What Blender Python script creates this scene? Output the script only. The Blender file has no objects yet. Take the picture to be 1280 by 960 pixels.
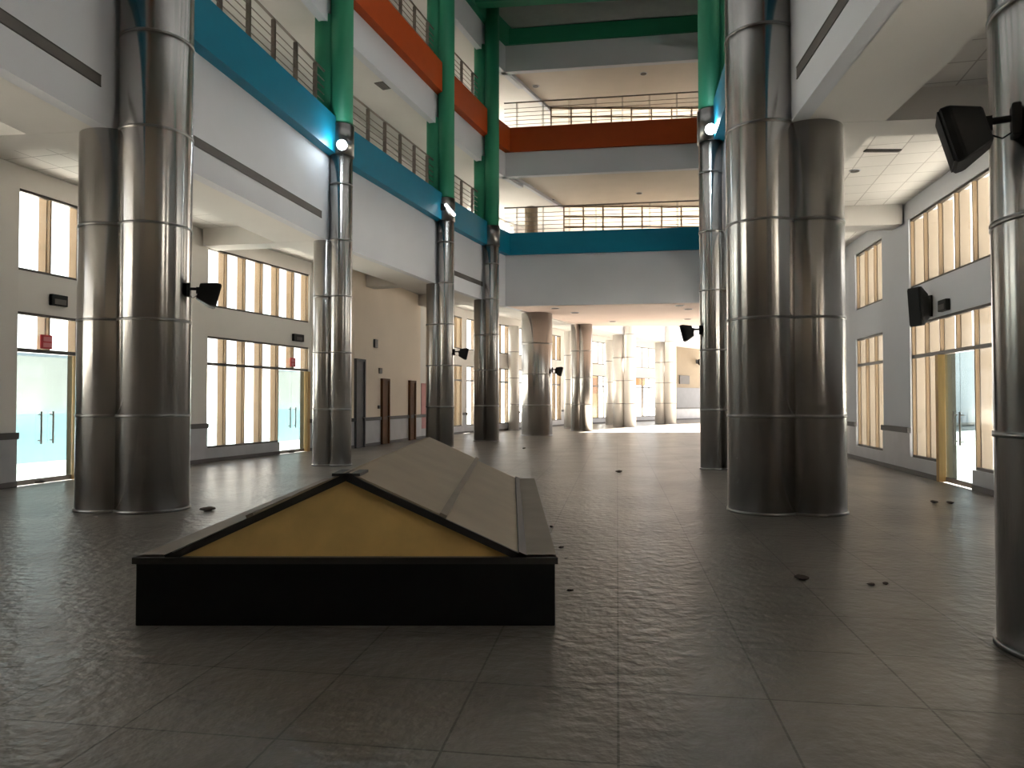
import bpy, bmesh, math, random
from mathutils import Vector, Matrix
random.seed(7)
PI = math.pi
S = bpy.context.scene
COL = S.collection

# ------------------------------------------------------------------ helpers
def link(name, data, parent=None, label=None, cat=None, group=None, kind=None):
    o = bpy.data.objects.new(name, data)
    COL.objects.link(o)
    if parent is not None:
        o.parent = parent
    tag(o, label, cat, group, kind)
    return o

def tag(o, label=None, cat=None, group=None, kind=None):
    if label: o['label'] = label
    if cat: o['category'] = cat
    if group: o['group'] = group
    if kind: o['kind'] = kind
    return o

def thing(name, loc, label, cat, group=None, kind=None, rotz=0):
    o = link(name, None, None, label, cat, group, kind)
    o.location = loc
    o.rotation_euler = (0, 0, rotz)
    o.empty_display_size = 0.1
    return o

def mesh(name, bm, mat, parent=None, smooth=False, **kw):
    bmesh.ops.recalc_face_normals(bm, faces=bm.faces)
    me = bpy.data.meshes.new(name)
    if smooth:
        for f in bm.faces:
            f.smooth = abs(f.normal.z) < 0.9
    bm.to_mesh(me)
    bm.free()
    me.materials.append(mat)
    return link(name, me, parent, **kw)

def NB():
    return bmesh.new()

def quadbox(bm, pts, z0, z1):
    """prism over a plan polygon (list of (x,y))"""
    lo = [bm.verts.new((p[0], p[1], z0)) for p in pts]
    hi = [bm.verts.new((p[0], p[1], z1)) for p in pts]
    n = len(pts)
    bm.faces.new(lo[::-1])
    bm.faces.new(hi)
    for i in range(n):
        bm.faces.new((lo[i], lo[(i+1) % n], hi[(i+1) % n], hi[i]))

def box(bm, c, s, m=None):
    r = bmesh.ops.create_cube(bm, size=1.0)
    M = Matrix.Translation(c) @ (m if m else Matrix()) @ Matrix.Diagonal((s[0], s[1], s[2], 1))
    bmesh.ops.transform(bm, matrix=M, verts=r['verts'])
    return r['verts']

def bar(bm, a, b, w, h=None):
    """box bar from a to b"""
    a, b = Vector(a), Vector(b)
    d = b - a
    q = d.to_track_quat('Y', 'Z').to_matrix().to_4x4()
    box(bm, (a+b)/2, (w, d.length, h or w), q)

def tube(bm, a, b, r, seg=12):
    a, b = Vector(a), Vector(b)
    d = b - a
    v = bmesh.ops.create_cone(bm, cap_ends=True, segments=seg, radius1=r, radius2=r, depth=d.length)['verts']
    bmesh.ops.transform(bm, matrix=Matrix.Translation((a+b)/2) @ d.to_track_quat('Z', 'Y').to_matrix().to_4x4(), verts=v)

def cyl(bm, cx, cy, r, z0, z1, seg=64, r2=None):
    v = bmesh.ops.create_cone(bm, cap_ends=True, segments=seg, radius1=r, radius2=r if r2 is None else r2, depth=z1-z0)['verts']
    bmesh.ops.translate(bm, vec=(cx, cy, (z0+z1)/2), verts=v)

def bevel(bm, w, seg=2):
    bmesh.ops.bevel(bm, geom=list(bm.edges), offset=w, segments=seg, affect='EDGES', profile=0.6)

class Path:
    """plan polyline, monotonic in y; side = +1 when outward lies to -x, -1 when to +x"""
    def __init__(s, pts, side):
        s.p = [Vector(q) for q in pts]
        s.side = side
    def at(s, y):
        for a, b in zip(s.p, s.p[1:]):
            if y <= b.y or b is s.p[-1]:
                t = (y-a.y)/(b.y-a.y)
                return a + (b-a)*t
    def tan(s, y):
        for a, b in zip(s.p, s.p[1:]):
            if y < b.y - 1e-6 or b is s.p[-1]:
                return (b-a).normalized()
    def nrm(s, y):
        t = s.tan(y)
        return Vector((-t.y, t.x))*s.side
    def pts(s, y0, y1):
        return [s.at(y0)] + [q.copy() for q in s.p if y0+1e-4 < q.y < y1-1e-4] + [s.at(y1)]
    def off(s, y0, y1, d):
        """mitred offset of the stretch y0..y1"""
        P = s.pts(y0, y1)
        out = []
        for i, q in enumerate(P):
            ns = []
            if i > 0:
                t = (P[i]-P[i-1]).normalized(); ns.append(Vector((-t.y, t.x))*s.side)
            if i < len(P)-1:
                t = (P[i+1]-P[i]).normalized(); ns.append(Vector((-t.y, t.x))*s.side)
            n = (ns[0]+ns[-1]).normalized()
            out.append(q + n*(d/max(0.3, n.dot(ns[0]))))
        return out
    def strip(s, bm, y0, y1, d0, d1, z0, z1):
        A, B = s.off(y0, y1, d0), s.off(y0, y1, d1)
        for i in range(len(A)-1):
            quadbox(bm, [A[i], A[i+1], B[i+1], B[i]], z0, z1)
    def out(s, y, d):
        return s.at(y) + s.nrm(y)*d

# ------------------------------------------------------------------ materials
def newmat(name):
    m = bpy.data.materials.new(name)
    m.use_nodes = True
    nt = m.node_tree
    b = nt.nodes['Principled BSDF']
    return m, nt, b

def plain(name, col, rough=0.6, metal=0.0, var=0.06, scale=3.0, bump=0.0, bscale=40, spec=0.5, stretch=(1, 1, 1)):
    m, nt, b = newmat(name)
    tc = nt.nodes.new('ShaderNodeTexCoord')
    mp = nt.nodes.new('ShaderNodeMapping')
    mp.inputs['Scale'].default_value = stretch
    nt.links.new(tc.outputs['Object'], mp.inputs['Vector'])
    n = nt.nodes.new('ShaderNodeTexNoise')
    n.inputs['Scale'].default_value = scale
    n.inputs['Detail'].default_value = 5
    nt.links.new(mp.outputs['Vector'], n.inputs['Vector'])
    mx = nt.nodes.new('ShaderNodeMix'); mx.data_type = 'RGBA'
    mx.inputs[6].default_value = tuple(max(0, c*(1-var*2)) for c in col) + (1,)
    mx.inputs[7].default_value = tuple(min(1, c*(1+var)) for c in col) + (1,)
    nt.links.new(n.outputs['Fac'], mx.inputs[0])
    nt.links.new(mx.outputs[2], b.inputs['Base Color'])
    b.inputs['Roughness'].default_value = rough
    b.inputs['Metallic'].default_value = metal
    b.inputs['Specular IOR Level'].default_value = spec
    if bump:
        n2 = nt.nodes.new('ShaderNodeTexNoise'); n2.inputs['Scale'].default_value = bscale
        nt.links.new(mp.outputs['Vector'], n2.inputs['Vector'])
        bp = nt.nodes.new('ShaderNodeBump'); bp.inputs['Strength'].default_value = bump
        bp.inputs['Distance'].default_value = 0.02
        nt.links.new(n2.outputs['Fac'], bp.inputs['Height'])
        nt.links.new(bp.outputs['Normal'], b.inputs['Normal'])
    return m

def emit(name, col, st):
    m, nt, b = newmat(name)
    b.inputs['Base Color'].default_value = col + (1,)
    b.inputs['Emission Color'].default_value = col + (1,)
    b.inputs['Emission Strength'].default_value = st
    return m

def glass_mat(name, tint, refl):
    m = bpy.data.materials.new(name); m.use_nodes = True
    nt = m.node_tree; nt.nodes.clear()
    out = nt.nodes.new('ShaderNodeOutputMaterial')
    tr = nt.nodes.new('ShaderNodeBsdfTransparent'); tr.inputs[0].default_value = tint + (1,)
    gl = nt.nodes.new('ShaderNodeBsdfGlossy'); gl.inputs['Roughness'].default_value = 0.08
    mx = nt.nodes.new('ShaderNodeMixShader'); mx.inputs[0].default_value = refl
    nt.links.new(tr.outputs[0], mx.inputs[1]); nt.links.new(gl.outputs[0], mx.inputs[2])
    nt.links.new(mx.outputs[0], out.inputs[0])
    return m

def frosted(name, col):
    m = bpy.data.materials.new(name); m.use_nodes = True
    nt = m.node_tree; nt.nodes.clear()
    out = nt.nodes.new('ShaderNodeOutputMaterial')
    tl = nt.nodes.new('ShaderNodeBsdfTranslucent'); tl.inputs[0].default_value = col + (1,)
    df = nt.nodes.new('ShaderNodeBsdfDiffuse'); df.inputs[0].default_value = col + (1,)
    mx = nt.nodes.new('ShaderNodeMixShader'); mx.inputs[0].default_value = 0.15
    nt.links.new(tl.outputs[0], mx.inputs[1]); nt.links.new(df.outputs[0], mx.inputs[2])
    nt.links.new(mx.outputs[0], out.inputs[0])
    return m

def tile_ceiling(name, col, line, scale):
    m, nt, b = newmat(name)
    tc = nt.nodes.new('ShaderNodeTexCoord')
    mp = nt.nodes.new('ShaderNodeMapping'); mp.inputs['Rotation'].default_value = (0, 0, math.radians(14))
    br = nt.nodes.new('ShaderNodeTexBrick')
    br.offset = 0; br.inputs['Scale'].default_value = 1/scale
    br.inputs['Brick Width'].default_value = 1; br.inputs['Row Height'].default_value = 1
    br.inputs['Mortar Size'].default_value = 0.02
    br.inputs['Color1'].default_value = col + (1,); br.inputs['Color2'].default_value = tuple(c*0.93 for c in col) + (1,)
    br.inputs['Mortar'].default_value = line + (1,)
    nt.links.new(tc.outputs['Object'], mp.inputs['Vector']); nt.links.new(mp.outputs[0], br.inputs['Vector'])
    nt.links.new(br.outputs['Color'], b.inputs['Base Color'])
    b.inputs['Roughness'].default_value = 0.8
    return m

def floor_material():
    m, nt, b = newmat('dusty_floor_tile')
    L = nt.links
    tc = nt.nodes.new('ShaderNodeTexCoord')
    mp = nt.nodes.new('ShaderNodeMapping'); mp.inputs['Rotation'].default_value = (0, 0, math.radians(8.4))
    L.new(tc.outputs['Object'], mp.inputs['Vector'])
    br = nt.nodes.new('ShaderNodeTexBrick'); br.offset = 0
    br.inputs['Scale'].default_value = 1/0.8
    br.inputs['Brick Width'].default_value = 1; br.inputs['Row Height'].default_value = 1
    br.inputs['Mortar Size'].default_value = 0.008
    br.inputs['Color1'].default_value = (1, 1, 1, 1); br.inputs['Color2'].default_value = (0.86, 0.86, 0.86, 1)
    br.inputs['Mortar'].default_value = (0.35, 0.33, 0.31, 1)
    L.new(mp.outputs[0], br.inputs['Vector'])
    n1 = nt.nodes.new('ShaderNodeTexNoise'); n1.inputs['Scale'].default_value = 0.55; n1.inputs['Detail'].default_value = 8
    n1.inputs['Roughness'].default_value = 0.62
    L.new(tc.outputs['Object'], n1.inputs['Vector'])
    rp = nt.nodes.new('ShaderNodeValToRGB')
    rp.color_ramp.elements[0].position = 0.3; rp.color_ramp.elements[0].color = FLOOR_A + (1,)
    rp.color_ramp.elements[1].position = 0.7; rp.color_ramp.elements[1].color = FLOOR_B + (1,)
    L.new(n1.outputs['Fac'], rp.inputs['Fac'])
    mx = nt.nodes.new('ShaderNodeMix'); mx.data_type = 'RGBA'; mx.blend_type = 'MULTIPLY'; mx.inputs[0].default_value = 1
    L.new(rp.outputs['Color'], mx.inputs[6]); L.new(br.outputs['Color'], mx.inputs[7])
    L.new(mx.outputs[2], b.inputs['Base Color'])
    n2 = nt.nodes.new('ShaderNodeTexNoise'); n2.inputs['Scale'].default_value = 1.3; n2.inputs['Detail'].default_value = 6
    L.new(tc.outputs['Object'], n2.inputs['Vector'])
    mr = nt.nodes.new('ShaderNodeMapRange')
    mr.inputs['From Min'].default_value = 0.2; mr.inputs['From Max'].default_value = 0.8
    mr.inputs['To Min'].default_value = 0.265; mr.inputs['To Max'].default_value = 0.36
    L.new(n2.outputs['Fac'], mr.inputs['Value']); L.new(mr.outputs[0], b.inputs['Roughness'])
    n3 = nt.nodes.new('ShaderNodeTexNoise'); n3.inputs['Scale'].default_value = 9; n3.inputs['Detail'].default_value = 3
    L.new(tc.outputs['Object'], n3.inputs['Vector'])
    bp = nt.nodes.new('ShaderNodeBump'); bp.inputs['Strength'].default_value = 0.5; bp.inputs['Distance'].default_value = 0.03
    L.new(n3.outputs['Fac'], bp.inputs['Height']); L.new(bp.outputs['Normal'], b.inputs['Normal'])
    b.inputs['Specular IOR Level'].default_value = 0.5
    return m

FLOOR_A = (0.115, 0.102, 0.088)
FLOOR_B = (0.235, 0.213, 0.187)
M_floor = floor_material()
M_white = plain('white_plaster', (0.585, 0.60, 0.645), 0.7, var=0.04, scale=0.8)
M_cream = plain('cream_plaster', (0.78, 0.67, 0.55), 0.7, var=0.05, scale=0.8)
M_spandrel = plain('grey_painted_wall', (0.70, 0.67, 0.63), 0.7, var=0.05, scale=0.8)
M_soffit = plain('white_soffit', (0.66, 0.64, 0.61), 0.8, var=0.05, scale=0.7)
M_ceil = tile_ceiling('ceiling_tile', (0.70, 0.68, 0.65), (0.42, 0.40, 0.38), 0.6)
M_ceil_plain = plain('ceiling_board', (0.62, 0.56, 0.50), 0.8, var=0.06, scale=0.9)
M_granite = plain('grey_granite', (0.13, 0.13, 0.145), 0.45, var=0.15, scale=2)
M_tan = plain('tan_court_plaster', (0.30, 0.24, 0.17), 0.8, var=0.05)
M_paleclad = plain('pale_metal_cladding', (0.74, 0.71, 0.67), 0.4, metal=0.35, var=0.04)
M_ceil_bounce = plain('ceiling_board_warm_bounce', (0.64, 0.50, 0.43), 0.8, var=0.06, scale=0.9)  # board colour with the warm floor bounce painted in
M_steel = plain('brushed_steel', (0.58, 0.555, 0.53), 0.23, metal=1.0, var=0.06, scale=1.2, stretch=(5, 5, 0.5))
def brushed(m, an):
    nt = m.node_tree; b = nt.nodes['Principled BSDF']
    tg = nt.nodes.new('ShaderNodeTangent'); tg.direction_type = 'RADIAL'; tg.axis = 'Z'
    nt.links.new(tg.outputs[0], b.inputs['Tangent'])
    b.inputs['Anisotropic'].default_value = an; b.inputs['Anisotropic Rotation'].default_value = 0.25
brushed(M_steel, 1.0)
M_joint = plain('dull_joint_steel', (0.30, 0.29, 0.28), 0.28, metal=1.0, var=0.1, scale=12)
M_rail = plain('railing_steel', (0.30, 0.26, 0.23), 0.4, metal=0.9, var=0.1)
M_green = plain('green_paint', (0.028, 0.25, 0.135), 0.5, var=0.05, spec=0.35)
M_blue = plain('blue_paint', (0.004, 0.19, 0.31), 0.45, var=0.05, spec=0.3)
M_orange = plain('orange_paint', (0.42, 0.065, 0.010), 0.5, var=0.06, spec=0.2)
M_black = plain('black_plastic', (0.005, 0.005, 0.005), 0.55, var=0.1, spec=0.25)
M_blackwall = plain('black_laminate', (0.004, 0.004, 0.004), 0.6, var=0.2, spec=0.2)
M_dark = plain('dark_bronze_frame', (0.06, 0.052, 0.045), 0.4, metal=0.3, var=0.1)
M_marble = plain('grey_marble', (0.42, 0.42, 0.44), 0.35, var=0.12, scale=2.2)
M_railwood = plain('dark_bumper_rail', (0.07, 0.065, 0.06), 0.5, var=0.1)
M_base = plain('dark_baseboard', (0.10, 0.09, 0.085), 0.5, var=0.1)
M_fin = plain('tan_fin_plaster', (0.26, 0.18, 0.105), 0.75, var=0.06, scale=1.2)
M_fin_lit = plain('fin_plaster_lit', (0.27, 0.22, 0.165), 0.75, var=0.06, scale=1.2)  # same plaster as the left fins, brighter light on the right painted in
M_jamb = plain('tan_wood', (0.46, 0.26, 0.075), 0.5, var=0.15, scale=4, stretch=(8, 8, 0.6))
M_brown = plain('brown_door_wood', (0.13, 0.05, 0.012), 0.55, var=0.2, spec=0.2, scale=4, stretch=(8, 8, 0.6))
M_greydoor = plain('grey_door_paint', (0.075, 0.075, 0.08), 0.5, var=0.08)
M_glass = glass_mat('clear_glass', (0.93, 0.94, 0.93), 0.06)
M_frost = frosted('frosted_added_skylight', (0.03, 0.032, 0.034))  # panes of the unseen skylight added as interior light
M_blind = frosted('cream_frosted_panel', (0.80, 0.74, 0.64))
M_doorglass = glass_mat('door_glass', (0.42, 0.48, 0.49), 0.08)
M_brownpaint = plain('brown_column_paint', (0.25, 0.19, 0.13), 0.6, var=0.06)
M_red = plain('red_sign', (0.55, 0.02, 0.03), 0.4, var=0.05)
M_pink = plain('faded_sign_panel', (0.70, 0.20, 0.22), 0.5, var=0.1)
M_gable = plain('yellow_board', (0.74, 0.50, 0.17), 0.7, var=0.18, scale=3.5)
M_roof = plain('dusty_roof_sheet', (0.40, 0.325, 0.235), 0.65, var=0.12, scale=2.4)
M_roofedge = plain('black_edge_trim', (0.012, 0.011, 0.010), 0.5, var=0.1)
M_coping = plain('dusty_dark_coping', (0.24, 0.20, 0.155), 0.6, var=0.15, scale=3)
M_slot = plain('dark_slot', (0.10, 0.09, 0.085), 0.6, var=0.1)
M_lamp = emit('lamp_lens', (0.85, 0.96, 1.0), 60)
M_tube = emit('lit_tube', (0.85, 0.96, 1.0), 9)
M_chip = plain('plaster_chip', (0.09, 0.07, 0.055), 0.9, var=0.2)
M_palechip = plain('pale_plaster_chip', (0.6, 0.58, 0.55), 0.9, var=0.1)
M_ground = plain('pale_paving', (0.55, 0.53, 0.50), 0.9, var=0.06, scale=0.5)
M_outwall = plain('pale_boundary_wall', (0.62, 0.60, 0.57), 0.9, var=0.08, scale=0.7)
M_outblue = plain('bluish_hoarding', (0.42, 0.60, 0.66), 0.8, var=0.12, scale=0.6)
M_orangeboard = plain('orange_board', (0.62, 0.27, 0.07), 0.6, var=0.08)
M_kiosk = plain('white_kiosk', (0.85, 0.85, 0.84), 0.5, var=0.03)
M_yellow = plain('yellow_light_panel', (0.80, 0.62, 0.24), 0.6, var=0.15, scale=1.5)  # colour stands in for yellow light of an interior
M_teal = plain('dark_green_grey_ceiling', (0.30, 0.33, 0.31), 0.7, var=0.08)
M_pinkpost = plain('faded_pink_poster', (0.62, 0.30, 0.29), 0.7, var=0.15)

# ------------------------------------------------------------------ plan
L = Path([(-7.1, -6), (-6.5, 3.5), (-5.75, 10.5), (-4.47, 17.6), (-2.5, 23.9), (-1.0, 28.0),
          (1.07, 32.2), (3.65, 37.2), (6.75, 42.5), (10.5, 48.0), (16, 54.5), (24, 62)], 1)
LW = Path([(-11.0, -6), (-10.0, 8), (-9.15, 13.15), (-7.85, 18.2), (-6.35, 22.4), (-5.25, 23.6), (-3.8, 29.7),
           (-2.3, 34.2), (0.0, 38.0), (3.3, 44.5), (7.6, 50.8), (13, 57), (20, 64)], 1)
R = Path([(3.05, -6), (3.35, 4.5), (3.96, 10.3), (4.95, 16.6), (6.65, 22.5), (8.3, 28.0), (10.3, 33), (13.5, 37.6),
          (18, 43), (24, 49), (31, 55)], -1)
RW = Path([(6.6, -6), (7.05, 6), (8.1, 12.2), (9.44, 19.9), (11.0, 26), (13.2, 31.5), (16.8, 36.5), (22, 42), (28, 47.5), (35, 53)], -1)
Y0, YE = -6, 62
YRE = 53

def resample(P, n=48):
    d = [0.0]
    for a, b in zip(P, P[1:]): d.append(d[-1] + abs(b[1]-a[1]))
    out = []
    for k in range(n+1):
        t = d[-1]*k/n
        for i in range(len(P)-1):
            if t <= d[i+1] + 1e-9:
                f = (t-d[i])/max(1e-9, d[i+1]-d[i]); out.append(Vector(P[i])*(1-f)+Vector(P[i+1])*f); break
        else: out.append(Vector(P[-1]))
    return out

def ringpoly(A, B):
    """region between two paths, kept as matching point pairs"""
    return ('ring', resample(A), resample(B))

def fill(bm, poly, z0, z1):
    if poly[0] == 'ring' if isinstance(poly, tuple) else False:
        A, B = poly[1], poly[2]
        n = len(A)
        V = [[bm.verts.new((p.x, p.y, z)) for p in Q] for Q in (A, B) for z in (z0, z1)]
        a0, a1, b0, b1 = V
        for i in range(n-1):
            bm.faces.new((a1[i], a1[i+1], b1[i+1], b1[i]))
            bm.faces.new((a0[i], b0[i], b0[i+1], a0[i+1]))
            bm.faces.new((a0[i], a0[i+1], a1[i+1], a1[i]))
            bm.faces.new((b0[i], b1[i], b1[i+1], b0[i+1]))
        for i in (0, n-1): bm.faces.new((a0[i], a1[i], b1[i], b0[i]))
    else:
        quadbox(bm, poly, z0, z1)

def slab(name, poly, z0, z1, mat, **kw):
    bm = NB()
    fill(bm, poly, z0, z1)
    return mesh(name, bm, mat, **kw)

ST = dict(kind='structure')

# floor and outside ground
fp = ringpoly(LW.pts(Y0, YE), RW.pts(Y0, YRE))
slab('floor', fp, -0.2, 0.0, M_floor, label='dusty grey tiled floor of the empty hall', cat='floor', **ST)
bm = NB(); box(bm, (5, 40, -0.35), (260, 260, 0.2))
mesh('floor_outside', bm, M_ground, label='pale sunlit paving outside the window walls', cat='ground', **ST)

# walls behind the camera
bm = NB(); quadbox(bm, [(-11.6, -6.3), (7.4, -6.3), (7.4, -6.0), (-11.6, -6.0)], 0, 17.4)
mesh('wall_back', bm, M_cream, label='plain wall closing the near end of the hall', cat='wall', **ST)

# ------------------------------------------------------------------ fascias, bands
EWL, EWR = Vector((-0.62, 29.5)), Vector((8.45, 28.2))
EW = Path([(0, 0), (1, 1)], 1)
def ew_strip(bm, d0, d1, z0, z1):
    t = (EWR-EWL).normalized(); n = Vector((-t.y, t.x))     # away from the camera
    quadbox(bm, [EWL+n*d0, EWR+n*d0, EWR+n*d1, EWL+n*d1], z0, z1)

def fascia(side, P, y1):
    bm = NB()
    P.strip(bm, Y0, y1, 0.0, 0.22, 5.5, 7.65)
    P.strip(bm, Y0, y1, 0.0, 0.22, 10.9, 11.95)
    P.strip(bm, Y0, y1, 0.0, 0.22, 15.3, 16.4)
    mesh('wall_%s_fascia' % side, bm, M_white, label='pale grey fascia walls along the %s edge of the atrium' % side, cat='wall', **ST)
    for z0, z1, m, nm in ((7.6, 8.5, M_blue, 'blue'), (11.9, 12.9, M_orange, 'orange')):
        bm = NB(); P.strip(bm, Y0, y1, -0.25, 0.3, z0, z1)
        mesh('trim_%d' % (TR.pop(0)), bm, m, label='%s painted slab edge band along the %s side of the atrium' % (nm, side), cat='trim', **ST)
    bm = NB(); P.strip(bm, Y0, y1, -0.2, 0.3, 16.4, 17.2)
    mesh('trim_%d' % (TR.pop(0)), bm, M_green, label='green roof edge beam along the %s side of the atrium' % side, cat='trim', **ST)
TR = list(range(1, 40))
fascia('left', L, 31.0)
fascia('right', R, 28.3)
bm = NB()
ew_strip(bm, 0, 0.25, 5.5, 7.65); ew_strip(bm, 0, 0.25, 10.9, 11.95); ew_strip(bm, 0, 0.25, 15.3, 16.4)
mesh('wall_end', bm, M_white, label='pale grey fascia walls across the far end of the atrium', cat='wall', **ST)
for z0, z1, m, nm in ((7.6, 8.5, M_blue, 'blue'), (11.9, 12.9, M_orange, 'orange'), (16.4, 17.05, M_green, 'green')):
    bm = NB(); ew_strip(bm, -0.12, 0.3, z0, z1)
    mesh('trim_%d' % TR.pop(0), bm, m, label='%s painted beam across the far end of the atrium' % nm, cat='trim', **ST)

# atrium 2 left facade (far bright court), beyond the link
bm = NB()
L.strip(bm, 37.4, YE, 0, 0.25, 5.5, 8.6); L.strip(bm, 37.4, YE, 0, 0.25, 10.9, 12.9); L.strip(bm, 37.4, YE, 0, 0.25, 15.3, 17.4)
mesh('wall_court_left', bm, M_white, label='sunlit curved white fascia of the far open court', cat='wall', **ST)
bm = NB(); L.strip(bm, 37.4, YE, -0.03, 0.0, 6.7, 6.75)
mesh('trim_%d' % TR.pop(0), bm, M_slot, label='thin dark groove along the far white court fascia', cat='trim', **ST)
bm = NB()
R.strip(bm, 37.6, YRE, 0, 0.25, 5.5, 8.6); R.strip(bm, 37.6, YRE, 0, 0.25, 10.9, 12.9); R.strip(bm, 37.6, YRE, 0, 0.25, 15.3, 17.4)
mesh('wall_court_right', bm, M_white, label='white fascia on the right of the far open court', cat='wall', **ST)

# ------------------------------------------------------------------ slabs / ceilings
LI, RI = L.off(Y0, 37.4, 0.1), R.off(Y0, 37.6, 0.1)
left_gal = ringpoly(L.off(Y0, YE, 0.1), LW.off(Y0, YE, 0.05))
right_gal = ringpoly(R.off(Y0, YRE, 0.1), RW.off(Y0, YRE, 0.05))
link_poly = [EWL+Vector((0, .1))] + L.pts(29.8, 37.4)[0:] + [Vector((13.3, 37.5))] + [q for q in R.pts(28.3, 37.4)[::-1]] + [EWR+Vector((0, .1))]
n_ = 0
for nm, poly in (('left', left_gal), ('right', right_gal)):
    slab('ceiling_%s' % nm, poly, 5.95, 6.1, M_ceil, label='tiled ceiling of the %s ground floor aisle' % nm, cat='ceiling', **ST)
    slab('floor_gallery_%s' % nm, poly, 8.1, 8.45, M_soffit, label='%s first gallery floor slab' % nm, cat='floor', **ST)
    slab('ceiling_gallery_%s' % nm, poly, 11.1, 11.2, M_soffit, label='white ceiling over the %s first gallery' % nm, cat='ceiling', **ST)
    slab('floor_upper_%s' % nm, poly, 12.5, 12.85, M_soffit, label='%s second gallery floor slab' % nm, cat='floor', **ST)
    slab('ceiling_upper_%s' % nm, poly, 15.5, 15.6, M_soffit, label='white ceiling over the %s second gallery' % nm, cat='ceiling', **ST)
    slab('ceiling_roof_%s' % nm, poly, 17.2, 17.5, M_soffit, label='roof slab over the %s galleries' % nm, cat='roof', **ST)
slab('ceiling_link', link_poly, 5.5, 5.7, M_ceil_bounce, label='board ceiling, tinted as by warm bounce light, over the far passage under the end gallery', cat='ceiling', **ST)
slab('floor_link', link_poly, 8.1, 8.45, M_soffit, label='end gallery floor slab', cat='floor', **ST)
slab('ceiling_link_gallery', link_poly, 11.15, 11.3, M_ceil_plain, label='stained cream ceiling above the blue banded end gallery', cat='ceiling', **ST)
slab('floor_link_upper', link_poly, 12.5, 12.85, M_soffit, label='upper end gallery floor slab', cat='floor', **ST)
slab('ceiling_link_upper', link_poly, 15.45, 15.6, M_ceil_plain, label='stained cream ceiling above the orange banded end gallery', cat='ceiling', **ST)
slab('ceiling_link_roof', link_poly, 17.2, 17.5, M_soffit, label='roof slab over the end galleries', cat='roof', **ST)

# soffit borders and radial beams of the aisles
for nm, P, W, ye, ys in (('left', L, LW, YE, (3.5, 10.5, 17.6, 23.9, 28.2)), ('right', R, RW, YRE, (4.5, 10.3, 16.6, 22.5, 28.0))):
    bm = NB()
    P.strip(bm, Y0, ye, 0.21, 1.35 if nm == 'left' else 1.3, 5.5, 5.96)
    for y in ys:
        a = P.out(y, 0.2); n = P.nrm(y - 0.1)
        t = Vector((-n.y, n.x))
        # hit the outer wall
        d = 0.5
        while d < 9:
            q = a + n*d
            w = W.at(min(max(q.y, Y0), W.p[-1].y))
            if (q.x - w.x)*W.side < 0: break
            d += 0.05
        quadbox(bm, [a - t*0.3, a + t*0.3, a + t*0.3 + n*(d-0.1), a - t*0.3 + n*(d-0.1)], 5.497, 5.955)
    mesh('ceiling_soffit_%s' % nm, bm, M_soffit, label='dropped soffit and cross beams over the %s aisle' % nm, cat='ceiling', **ST)

# white light cove strip along the end gallery ceilings (edge beam over the colonnade line)
for z, w in ((11.02, 'lower'), (15.32, 'upper')):
    bm = NB(); L.strip(bm, 29.8, 37.2, -0.10, 0.06, z, z+0.14)
    mesh('trim_%d' % TR.pop(0), bm, M_white, label='white ceiling edge strip over the %s end gallery' % w, cat='trim', **ST)

# atrium roof : solid over the far bay, unseen skylight added nearer to light the interior
def roof_poly(y0, y1):
    return ringpoly(L.off(y0, y1, 0.0), R.off(y0, y1, 0.0))
SKY0, SKY1 = 9.0, 23.0
slab('ceiling_atrium', roof_poly(SKY1, 28.2) [:], 17.2, 17.5, M_teal, label='dim grey green roof panel over the far atrium bay', cat='ceiling', **ST)
slab('ceiling_atrium_end', [L.at(28.2), L.at(29.9), EWR+Vector((0, .2)), R.at(28.2)], 17.2, 17.5, M_teal, label='narrow roof panel beside the end wall beam', cat='ceiling', **ST)
slab('ceiling_atrium_near', roof_poly(Y0, SKY0), 17.2, 17.5, M_teal, label='roof panel above the near atrium bay', cat='ceiling', **ST)
def cross_beam(y, label):
    a, b = L.at(y), R.at(y - 1.0)
    bm = NB(); bar(bm, (a.x, a.y, 16.85), (b.x, b.y, 16.85), 0.45, 0.7)
    mesh('trim_%d' % TR.pop(0), bm, M_green, label=label, cat='trim', **ST)
cross_beam(26.6, 'green roof cross beam nearer than the end wall beam')
cross_beam(23.2, 'green roof cross beam at the edge of the added skylight')
w = thing('window_1', (0, 0, 17.3), 'unseen atrium roof skylight added to light the hall', 'window', kind='structure')
bm = NB(); 
A_, B_ = resample(L.off(SKY0, SKY1, 0.0)), resample(R.off(SKY0, SKY1, 0.0))
va = [bm.verts.new((p.x, p.y, 0.1)) for p in A_]; vb_ = [bm.verts.new((p.x, p.y, 0.1)) for p in B_]
for i in range(len(va)-1): bm.faces.new((va[i], va[i+1], vb_[i+1], vb_[i]))
mesh('glass_pane', bm, M_frost, w)
bm = NB()
for y in (11.5, 14, 16.5, 19, 21.5):
    a, b = L.at(y), R.at(y-1); bar(bm, (a.x, a.y, -0.05), (b.x, b.y, -0.05), 0.12, 0.25)
mesh('frame', bm, M_green, w)

# ------------------------------------------------------------------ outer walls with windows
WT = 0.25
SILL, TRANS, LTOP, USILL, UTOP = 0.36, 2.53, 3.25, 4.02, 5.55
WN = [2]; DN = [1]

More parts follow.
